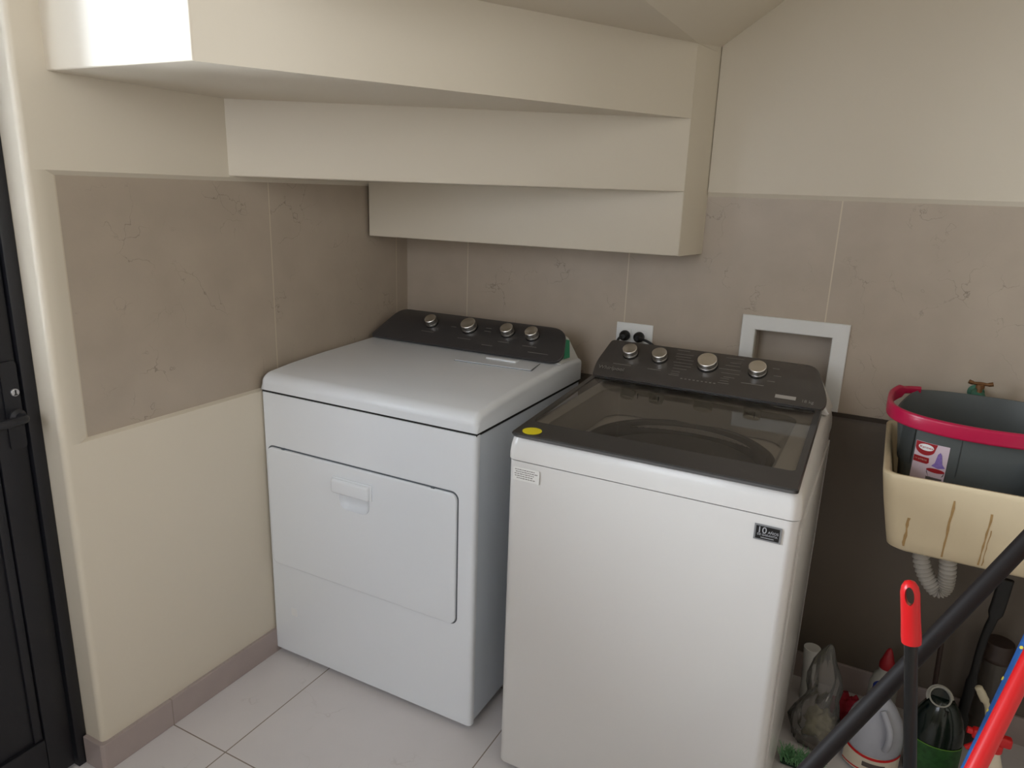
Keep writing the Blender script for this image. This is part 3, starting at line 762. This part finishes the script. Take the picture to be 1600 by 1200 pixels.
def bsurf(x, z):   # y of the front outside surface
    ks = [(.711, .755), (.80, .855), (.862, .883), (.866, .908), (.93, .952), (.975, .978), (1.0, .992)]
    k = ks[0][1]
    for (z0, k0), (z1, k1) in zip(ks, ks[1:]):
        if z >= z0: k = k0+(k1-k0)*min(1, (z-z0)/(z1-z0))
    u = min(1, abs(x-BC.x)/(.185*k)); ca = u**(1/.72); sa = math.sqrt(max(0, 1-ca*ca)); return BC.y-.140*k*sa**.72
def strip(x0, x1, z0, z1, t, nx=8, nz=6):
    g = [[b.verts.new((x0+(x1-x0)*i/nx, bsurf(x0+(x1-x0)*i/nx, z0+(z1-z0)*j/nz)-t, z0+(z1-z0)*j/nz)) for i in range(nx+1)] for j in range(nz+1)]
    for j in range(nz):
        for i in range(nx): b.faces.new((g[j][i], g[j][i+1], g[j+1][i+1], g[j+1][i]))
    return g
b = B()
g = strip(1.674, 1.700, .872, .985, .005, 4, 6)
bmesh.ops.solidify(b, geom=list(b.faces), thickness=.006)
link('side_rib', b, m_bucket, pail, 50)
b = B(); strip(1.7935, 1.7950, .868, .985, .0008, 1, 6); bmesh.ops.solidify(b, geom=list(b.faces), thickness=.001); link('moulding_seam', b, m_bucket, pail, 0)
# sticker
def stick(name, x0, x1, z0, z1, t, m, par):
    global b
    b = B(); strip(x0, x1, z0, z1, t, 8, 8); return link(name, b, m, par, 60)
lab = stick('label_sticker', 1.706, 1.774, .800, .938, .0012, m_pink, bk)
def patch(name, poly, t, m):
    b = B(); N = len(poly); cx_ = sum(p[0] for p in poly)/N; cz_ = sum(p[1] for p in poly)/N
    pl = []
    for i in range(N):
        p, q = poly[i], poly[(i+1) % N]; n_ = max(1, int(math.hypot(p[0]-q[0], p[1]-q[1])/.006))
        pl += [(p[0]+(q[0]-p[0])*k/n_, p[1]+(q[1]-p[1])*k/n_) for k in range(n_)]
    P = lambda x, z: b.verts.new((x, bsurf(x, z)-t, z))
    rings = [[P(cx_+(x-cx_)*f, cz_+(z-cz_)*f) for x, z in pl] for f in (1, .66, .33)]; c0 = P(cx_, cz_); n_ = len(pl)
    for a_, c_ in zip(rings, rings[1:]):
        for i in range(n_): b.faces.new((a_[i], a_[(i+1) % n_], c_[(i+1) % n_], c_[i]))
    for i in range(n_): b.faces.new((rings[-1][i], rings[-1][(i+1) % n_], c0))
    return link(name, b, m, lab, 60)
def oval(cx_, cz_, rx, rz, n=24, a0=0, a1=360): return [(cx_+rx*math.cos(math.radians(a0+(a1-a0)*i/n)), cz_+rz*math.sin(math.radians(a0+(a1-a0)*i/n))) for i in range(n)]
patch('red_banner', [(1.7065, .9375), (1.7065, .921)]+oval(1.7265, .924, .020, .018, 12, 190, 350)+[(1.749, .9375)], .0018, m_red2)
patch('red_banner', [(1.7065, .885), (1.7065, .901), (1.737, .901), (1.738, .889), (1.734, .885)], .0018, m_red2)
patch('lilac_mop_print', [(1.744, .884), (1.750, .893), (1.753, .915), (1.757, .921), (1.761, .915), (1.765, .893), (1.772, .884), (1.758, .880)], .0018, m_purple)
patch('bucket_print', [(1.736, .874), (1.741, .806), (1.765, .806), (1.772, .872)], .0018, mat('taupe_print', (92, 84, 82), .5))
patch('red_rim_print', oval(1.754, .8735, .0185, .0055), .0024, m_red2)
patch('white_oval', oval(1.7275, .926, .0155, .0082), .0024, m_wplast)
patch('red_banner', [(1.7065, .801), (1.7065, .807), (1.737, .807), (1.737, .801)], .0018, m_red2)
def wrap_text(s_, size, x, z, t, m, slant=0):
    o_ = text('sticker_lettering', s_, size, (0, 0, 0), (1, 0, 0), (0, 0, 1), m, None)
    for v in o_.data.vertices:
        X, Z = v.co.x+x, v.co.z+z; v.co = (X, bsurf(X, Z)-t, Z)
    attach(o_, lab)
wrap_text('Kyrmex', .0085, 1.7145, .9235, .0030, m_red)
wrap_text('11 LITROS', .0055, 1.7085, .892, .0025, m_lab)
for x in (1.713, 1.727): patch('round_symbol', oval(x, .817, .0050, .0050, 16), .0018, m_lab)
# handle: flat magenta bail lying along the front rim
b = B()
pth = []
for i in range(61):
    a = math.radians(132+276*i/60); kk = 1-.10*(max(0, 8-i)+max(0, i-52))/8; ca, sa = math.cos(a), math.sin(a); e = .72
    x = .203*kk*math.copysign(abs(ca)**e, ca); y = .158*kk*math.copysign(abs(sa)**e, sa)
    fr_ = abs(math.cos(a))
    z = .984+.006*fr_+.020*min(.5, max(0, sa))/.5
    pth.append(Vector((BC.x+x, BC.y+y, z)))
lps = []
for i, p in enumerate(pth):
    t = (pth[min(i+1, 60)]-pth[max(i-1, 0)]).normalized(); o_ = t.cross(Vector((0, 0, 1))).normalized(); u_ = o_.cross(t)
    hw_ = .0175 if 4 < i < 56 else .010
    lps.append([p+o_*x*.85+u_*y for x, y in rrect(.0075, hw_, .006, 4)])
loft(b, lps)
hb_ = link('handle', b, m_mag, bk, 60)
for s in (-1, 1):
    b = B(); lathe(b, [(.012, 0), (.012, .024), (.008, .028)], (BC.x+s*.178, BC.y, .972), (s, 0, 0), 16); link('handle_pivot', b, m_bucket, bk)

# carton in the sink
cb = thing('detergent_bag', 'blue and white detergent pack beside the bucket in the sink', 'detergent pack', (1.990, -.372, .711))
b = B(); box(b, 1.936, 2.046, -.418, -.388, .712, .895, .006); link('pack', b, m_blue, cb)
b = B(); box(b, 1.936, 2.046, -.416, -.390, .896, .940, .004); link('pack_top', b, m_wplast, cb)

# ================================================================== poles
def pole(name, label, cat, P0, P1, r, m):
    t = thing(name, label, cat, P0); b = B(); tube(b, [P0, P1], r, 20); link('shaft', b, m, t); return t
def along(P0, P1, t): return Vector(P0).lerp(Vector(P1), t)
pA0 = Vector((1.830, -1.045, 0)); pA1 = Vector((1.712, -.972, .79))
t = pole('broom_handle', 'black upright broom handle ending in a bright red hanging grip', 'broom handle', pA0, pA1, .0105, m_polek)
ax = (Vector((1.696, -.970, .880))-pA1).normalized(); base = pA1-ax*.02
b = B(); lathe(b, [(.0150, 0), (.0156, .010), (.0148, .04), (.0146, .07), (.0148, .088), (.0130, .099), (.0085, .107), (.0002, .111)], base, ax, 28)
g = link('grip', b, m_red, t, 60)
c = B(); ctr = base+ax*.083; vd = (CAM-ctr).normalized(); vd = Vector((-.15, -1, .35)).normalized()
u_ = (ax-vd*ax.dot(vd)).normalized(); w_ = vd.cross(u_)
loft(c, [[ctr+vd*s+u_*.015*math.cos(2*PI*i/20)+w_*.0070*math.sin(2*PI*i/20) for i in range(20)] for s in (-.04, .04)])
boolean_cut(g, c)
d0, d1 = Vector((1.307, -1.217, .008)), Vector((2.10, -.628, 1.297))
d1 = Vector((1.597, -1.0, .484)).lerp(Vector((1.866, -.80, .915)), 1.65); d0 = Vector((1.597, -1.0, .484)).lerp(Vector((1.866, -.80, .915)), -1.11)
pole('mop_pole', 'dark brown pole slanting from the floor up across the front of the sink', 'mop pole', d0, d1, .0150, m_pole)
r0 = Vector((1.825, -1.05, .632)); r1 = Vector((1.876, -.95, .760)); k = (r1-r0)
f0 = r0-k*(r0.z-.01)/k.z
pole('squeegee_pole', 'red pole slanting steeply at the right edge, nearest the camera', 'pole', f0, r1+k*2.0, .0135, m_red)
q0 = Vector((1.836, -.975, .60)); q1 = Vector((1.897, -.84, .752)); k = q1-q0
f0 = q0-k*(q0.z-.01)/k.z
tb = pole('patterned_broom_stick', 'blue stick with printed flowers slanting behind the red pole', 'broom stick', f0, q1+k*1.6, .0115, m_blue)
m_fl = [mat('pink_print', (214, 90, 130), .5), mat('yellow_print', (224, 204, 70), .5), mat('pale_blue_print', (190, 214, 230), .5)]
for i in range(26):
    sft = -.6+2.4*i/25; c_ = q0+k*sft; a_ = random.uniform(0, 2*PI)
    tt = k.normalized(); uu = tt.orthogonal().normalized(); vv = tt.cross(uu); nn = uu*math.cos(a_)+vv*math.sin(a_)
    rr = random.uniform(.003, .006); b = B(); lathe(b, [(rr, .0098), (rr, .0122), (.0002, .0124)], c_, nn, 6)
    link('printed_flower', b, m_fl[i % 3], tb, 0)
# black handle (squeegee / dustpan) standing against the wall side
kb = thing('dustpan_handle', 'black flat-topped handle leaning up beneath the sink', 'handle', (1.935, -.17, 0))
b = B()
pp = [Vector((x, -.17, z)) for x, _, z in spline([(1.935, 0, .004), (1.940, 0, .10), (1.944, 0, .184), (1.947, 0, .27), (1.951, 0, .38), (1.963, 0, .465), (1.969, 0, .563)], 5)]
ww = [.018]*8+[.013]*7+[.0095]*7+[.0105]*3+[.017]*6
lps = []
for i, p_ in enumerate(pp):
    t_ = (pp[min(i+1, len(pp)-1)]-pp[max(i-1, 0)]).normalized(); uu = t_.cross(Vector((0, 1, 0))).normalized()
    w2 = ww[min(i, len(ww)-1)]; lps.append([p_+uu*x+Vector((0, y, 0)) for x, y in rrect(w2, .008, .006, 3)])
loft(b, lps); link('grip', b, m_rubber, kb, 60)
ks = thing('toilet_brush_stick', 'thin brown stick standing behind the dark green jug', 'stick', (1.880, -.115, 0))
b = B(); tube(b, [(1.880, -.115, .03), (1.868, -.108, .36)], .0065, 12); link('stick', b, m_brown, ks)
b = B(); lathe(b, [(.028, 0.001), (.030, .02), (.030, .08), (.02, .09)], (1.880, -.115, 0), n=20); link('brush_head', b, m_brown, ks)

# ================================================================== bottles and clutter under the sink
# white jug with handle and navy cap
wj = thing('bleach_jug', 'white plastic jug with navy cap and red striped label on the floor', 'jug', (1.738, -.300, 0))
def jug(c, prof, ov=.82, n=40):
    b = B(); lathe(b, prof, (c[0], c[1], 0), n=n, sy=ov); return b
cj = (1.738, -.300)
b = jug(cj, [(.062, .001), (.070, .010), (.071, .10), (.069, .125), (.060, .155), (.040, .190), (.024, .208), (.020, .214), (.020, .225)])
bd = link('body', b, m_jug, wj, 60)
b = B(); tube(b, spline([(cj[0]+.008, cj[1]-.046, .200), (cj[0]+.028, cj[1]-.064, .165), (cj[0]+.032, cj[1]-.070, .13), (cj[0]+.028, cj[1]-.056, .095)], 6), .0085, 12); link('jug_handle', b, m_jug, bd)
b = B(); lathe(b, [(.0225, .216), (.0235, .218), (.0235, .240), (.021, .243), (.0002, .244)], (cj[0], cj[1], 0), n=28); link('cap', b, m_navy, wj)
b = B(); 
def band(c, r, z0, z1, a0, a1, ov=.82, n=16, t=.0008, wavy=0):
    g = []
    for j in (0, 1):
        g.append([b.verts.new((c[0]+(r+t)*math.cos(math.radians(a0+(a1-a0)*i/n)), c[1]+(r+t)*ov*math.sin(math.radians(a0+(a1-a0)*i/n)), (z0 if j == 0 else z1)+wavy*math.cos((i/n-.5)*PI))) for i in range(n+1)])
    for i in range(n): b.faces.new((g[0][i], g[0][i+1], g[1][i+1], g[1][i]))
band(cj, .0712, .008, .062, 205, 340); lj = link('label_sheet', b, m_lab, wj, 60)
b = B(); band(cj, .0716, .064, .072, 205, 340, wavy=-.012); link('red_stripe', b, m_red, lj, 60)
b = B(); band(cj, .0716, .012, .016, 205, 340); link('red_stripe', b, m_red, lj, 60)
b = B(); band(cj, .0716, .028, .042, 255, 300); link('dark_print', b, m_ink, lj, 60)
b = B(); plate(b, (1.695, -.342, .158), (.8, -.5, .2), (.1, -.3, 1), .014, .018, .002, .003); link('blue_tag', b, m_navy, bd, 0)
# bottle with red spout behind it
rb = thing('squeeze_bottle', 'pale bottle with pointed red spout behind the white jug', 'bottle', (1.752, -.118, 0))
b = B(); lathe(b, [(.034, .001), (.038, .01), (.038, .13), (.030, .160), (.020, .172), (.019, .190)], (1.752, -.118, 0), n=28); link('body', b, mat('milky_bottle', (170, 168, 160), .4), rb, 60)
b = B(); lathe(b, [(.0205, .188), (.0205, .202), (.016, .215), (.009, .240), (.004, .250), (.0002, .251)], (1.752, -.118, 0), n=24); link('spout_cap', b, m_red2, rb, 60)
# dark green jug with pour collar
gj = thing('liquid_detergent_jug', 'dark green jug with pale ring collar and green patterned label', 'jug', (1.895, -.262, 0))
cg = (1.885, -.236)
cg = (1.880, -.262)
b = jug(cg, [(.055, .001), (.062, .010), (.063, .13), (.061, .155), (.052, .190), (.038, .218), (.026, .235)], .8)
bd = link('body', b, m_gjug, gj, 60)
nk = Vector((cg[0]-.008, cg[1]+.0, .236)); axn = Vector((-.05, -.80, .62)).normalized()
b = B()
lp_ = [(.0235, -.012), (.031, -.010), (.0315, -.006), (.0255, -.002), (.0265, .016), (.0245, .018), (.0225, .016), (.0215, -.008)]
rows = [[b.verts.new(p) for p in ring(nk+axn*h, r, 32, axn)] for r, h in lp_]; rows.append(rows[0])
for q0_, q1_ in zip(rows, rows[1:]):
    for i in range(32): b.faces.new((q0_[i], q0_[(i+1) % 32], q1_[(i+1) % 32], q1_[i]))
link('pour_collar', b, mat('pale_grey_collar', (190, 188, 178), .45), gj, 60)
b = B(); tube(b, [nk-axn*.03, nk-axn*.002], .022, 24); link('neck', b, m_gjug, gj, 60)
b = B(); band(cg, .0632, .010, .120, 200, 345, .8); lg = link('label_sheet', b, m_glab, gj, 60)
b = B(); band(cg, .0637, .118, .121, 200, 345, .8); link('label_edge', b, mat('lime_edge', (110, 160, 60), .5), lg, 60)
# smoky jar
sj = thing('smoky_jar', 'tall smoky jar with brown lid standing against the back wall', 'jar', (2.010, -.075, 0))
b = B(); lathe(b, [(.036, .001), (.040, .008), (.040, .10), (.0385, .105), (.040, .11), (.040, .26), (.037, .275), (.035, .285)], (2.005, -.075, 0), n=32); link('body', b, m_smoke, sj, 60)
b = B(); lathe(b, [(.037, .284), (.039, .288), (.039, .297), (.037, .300), (.037, .332), (.034, .338), (.0002, .339)], (2.005, -.075, 0), n=32); link('lid', b, m_brown, sj, 60)
# scrubbing brush
sb = thing('scrub_brush', 'small cream ribbed brush handle poking up beside the black handle', 'brush', (1.955, -.345, 0))
b = B(); tube(b, spline([(1.985, -.345, .012), (1.972, -.345, .20), (1.962, -.345, .29), (1.945, -.345, .325), (1.931, -.345, .348)], 6), [.006]*10+[.007]*6+[.010]*5+[.009]*3+[.006], 12); link('handle', b, mat('cream_brush', (198, 188, 162), .5), sb, 60)
b = B(); box(b, 1.963, 2.007, -.36, -.33, .001, .03, .005); link('brush_block', b, m_wplast, sb)
# trigger sprayer
sp_ = thing('spray_bottle', 'cream bottle with red trigger sprayer behind the red pole', 'spray bottle', (1.985, -.43, 0))
cs = (1.975, -.425)
b = B(); lathe(b, [(.036, .001), (.040, .01), (.040, .13), (.036, .165), (.020, .215), (.014, .235), (.014, .25)], (cs[0], cs[1], 0), n=28); link('body', b, m_lab, sp_, 60)
b = B(); lathe(b, [(.016, .244), (.016, .262), (.012, .266)], (cs[0], cs[1], 0), n=20)
box(b, 1.925, 2.005, cs[1]-.011, cs[1]+.011, .262, .287, .006)
tube(b, [(1.926, cs[1], .276), (1.915, cs[1], .277)], .008, 12); link('sprayer_head', b, m_red, sp_, 60)
b = B(); tube(b, spline([(1.945, cs[1], .264), (1.936, cs[1], .245), (1.920, cs[1], .228)], 4), [.007]*5+[.006]*4, 10); link('trigger', b, m_red, sp_, 60)
# pale tub in front
pt = thing('pale_bottle', 'cream rounded bottle top at the lower edge, left of the red pole', 'bottle', (1.903, -.50, 0))
b = B(); lathe(b, [(.030, .001), (.034, .01), (.034, .13), (.028, .16), (.018, .170), (.016, .176), (.016, .192), (.012, .197), (.0002, .198)], (1.903, -.50, 0), n=28); link('body', b, m_lab, pt, 60)
# red cloth
def blob(c, r, n=3, amp=.25, sc=(1, 1, 1), seed=1):
    from mathutils import noise
    b = B(); bmesh.ops.create_icosphere(b, subdivisions=n, radius=1)
    for v in b.verts:
        d = v.co.normalized(); k = 1+amp*noise.fractal(d*2.2+Vector((seed*7.1, 0, 0)), 1, 2, 4)
        v.co = Vector((c[0]+d.x*r*k*sc[0], c[1]+d.y*r*k*sc[1], max(.0012, c[2]+d.z*r*k*sc[2])))
    return b
tag(link('cleaning_cloth', blob((1.668, -.175, .045), .045, 4, .45, (.9, .8, 1.2), 3), mat('crimson_cloth', (150, 18, 40), .8, bump=.3, bscale=80), smooth=70), 'crumpled crimson cloth on the floor between plastic bag and jug', 'cloth')
# clear bag
bgc = (1.592, -.285)
pb = thing('plastic_bag', 'crumpled clear plastic bag with a pointed top beside the washer', 'plastic bag', (bgc[0], bgc[1], 0))
from mathutils import noise
b = B(); rws = []
prof = [(.045, .0015), (.056, .01), (.060, .05), (.057, .09), (.046, .125), (.040, .150), (.044, .18), (.042, .21), (.032, .25), (.020, .28), (.009, .303), (.002, .312)]
for r, h in prof:
    lp = []
    for i in range(64):
        a_ = 2*PI*i/64; f_ = 1+.16*noise.noise(Vector((math.cos(a_)*3, math.sin(a_)*3, h*14)))+.10*noise.noise(Vector((math.cos(a_)*9, math.sin(a_)*9, h*40+5)))+.04*math.sin(a_*9+h*20)
        lp.append((bgc[0]+r*f_*math.cos(a_)+.010*min(1, h/.3)-.006*math.sin(h*30), bgc[1]+r*f_*math.sin(a_), h))
    rws.append(lp)
loft(b, rws); link('film', b, m_bag, pb, 80)
link('contents', blob((1.605, -.285, .058), .040, 4, .4, (1, .8, 1.1), 9), m_yl, pb, 80)
tag(link('paper_cup', (lambda bb: (lathe(bb, [(.016, .001), (.018, .10), (.024, .17), (.024, .178), (.0002, .176)], (1.553, -.110, 0), n=24), bb)[1])(B()), m_wplast), 'small white round-topped container behind the plastic bag', 'container')
# green bristles
gb = thing('green_bristle_broom', 'green bristle broom head on the floor in front of the plastic bag', 'broom', (1.575, -.425, 0))
b = B(); box(b, 1.525, 1.625, -.43, -.40, .002, .014, .004); link('broom_block', b, mat('dark_green_block', (30, 60, 44), .6), gb)
b = B()
for i in range(260):
    x, y = random.uniform(1.527, 1.623), random.uniform(-.43, -.395); dx, dy = random.uniform(-.02, .02), random.uniform(-.02, .02); h = random.uniform(.022, .042)
    tube(b, [(x, y, .01), (x+dx*.4, y+dy*.4, .01+h*.6), (x+dx, y+dy, .01+h)], [.0011, .0010, .0005], 4)
o = link('bristles', b, m_bris, gb, 0); o['kind'] = 'stuff'
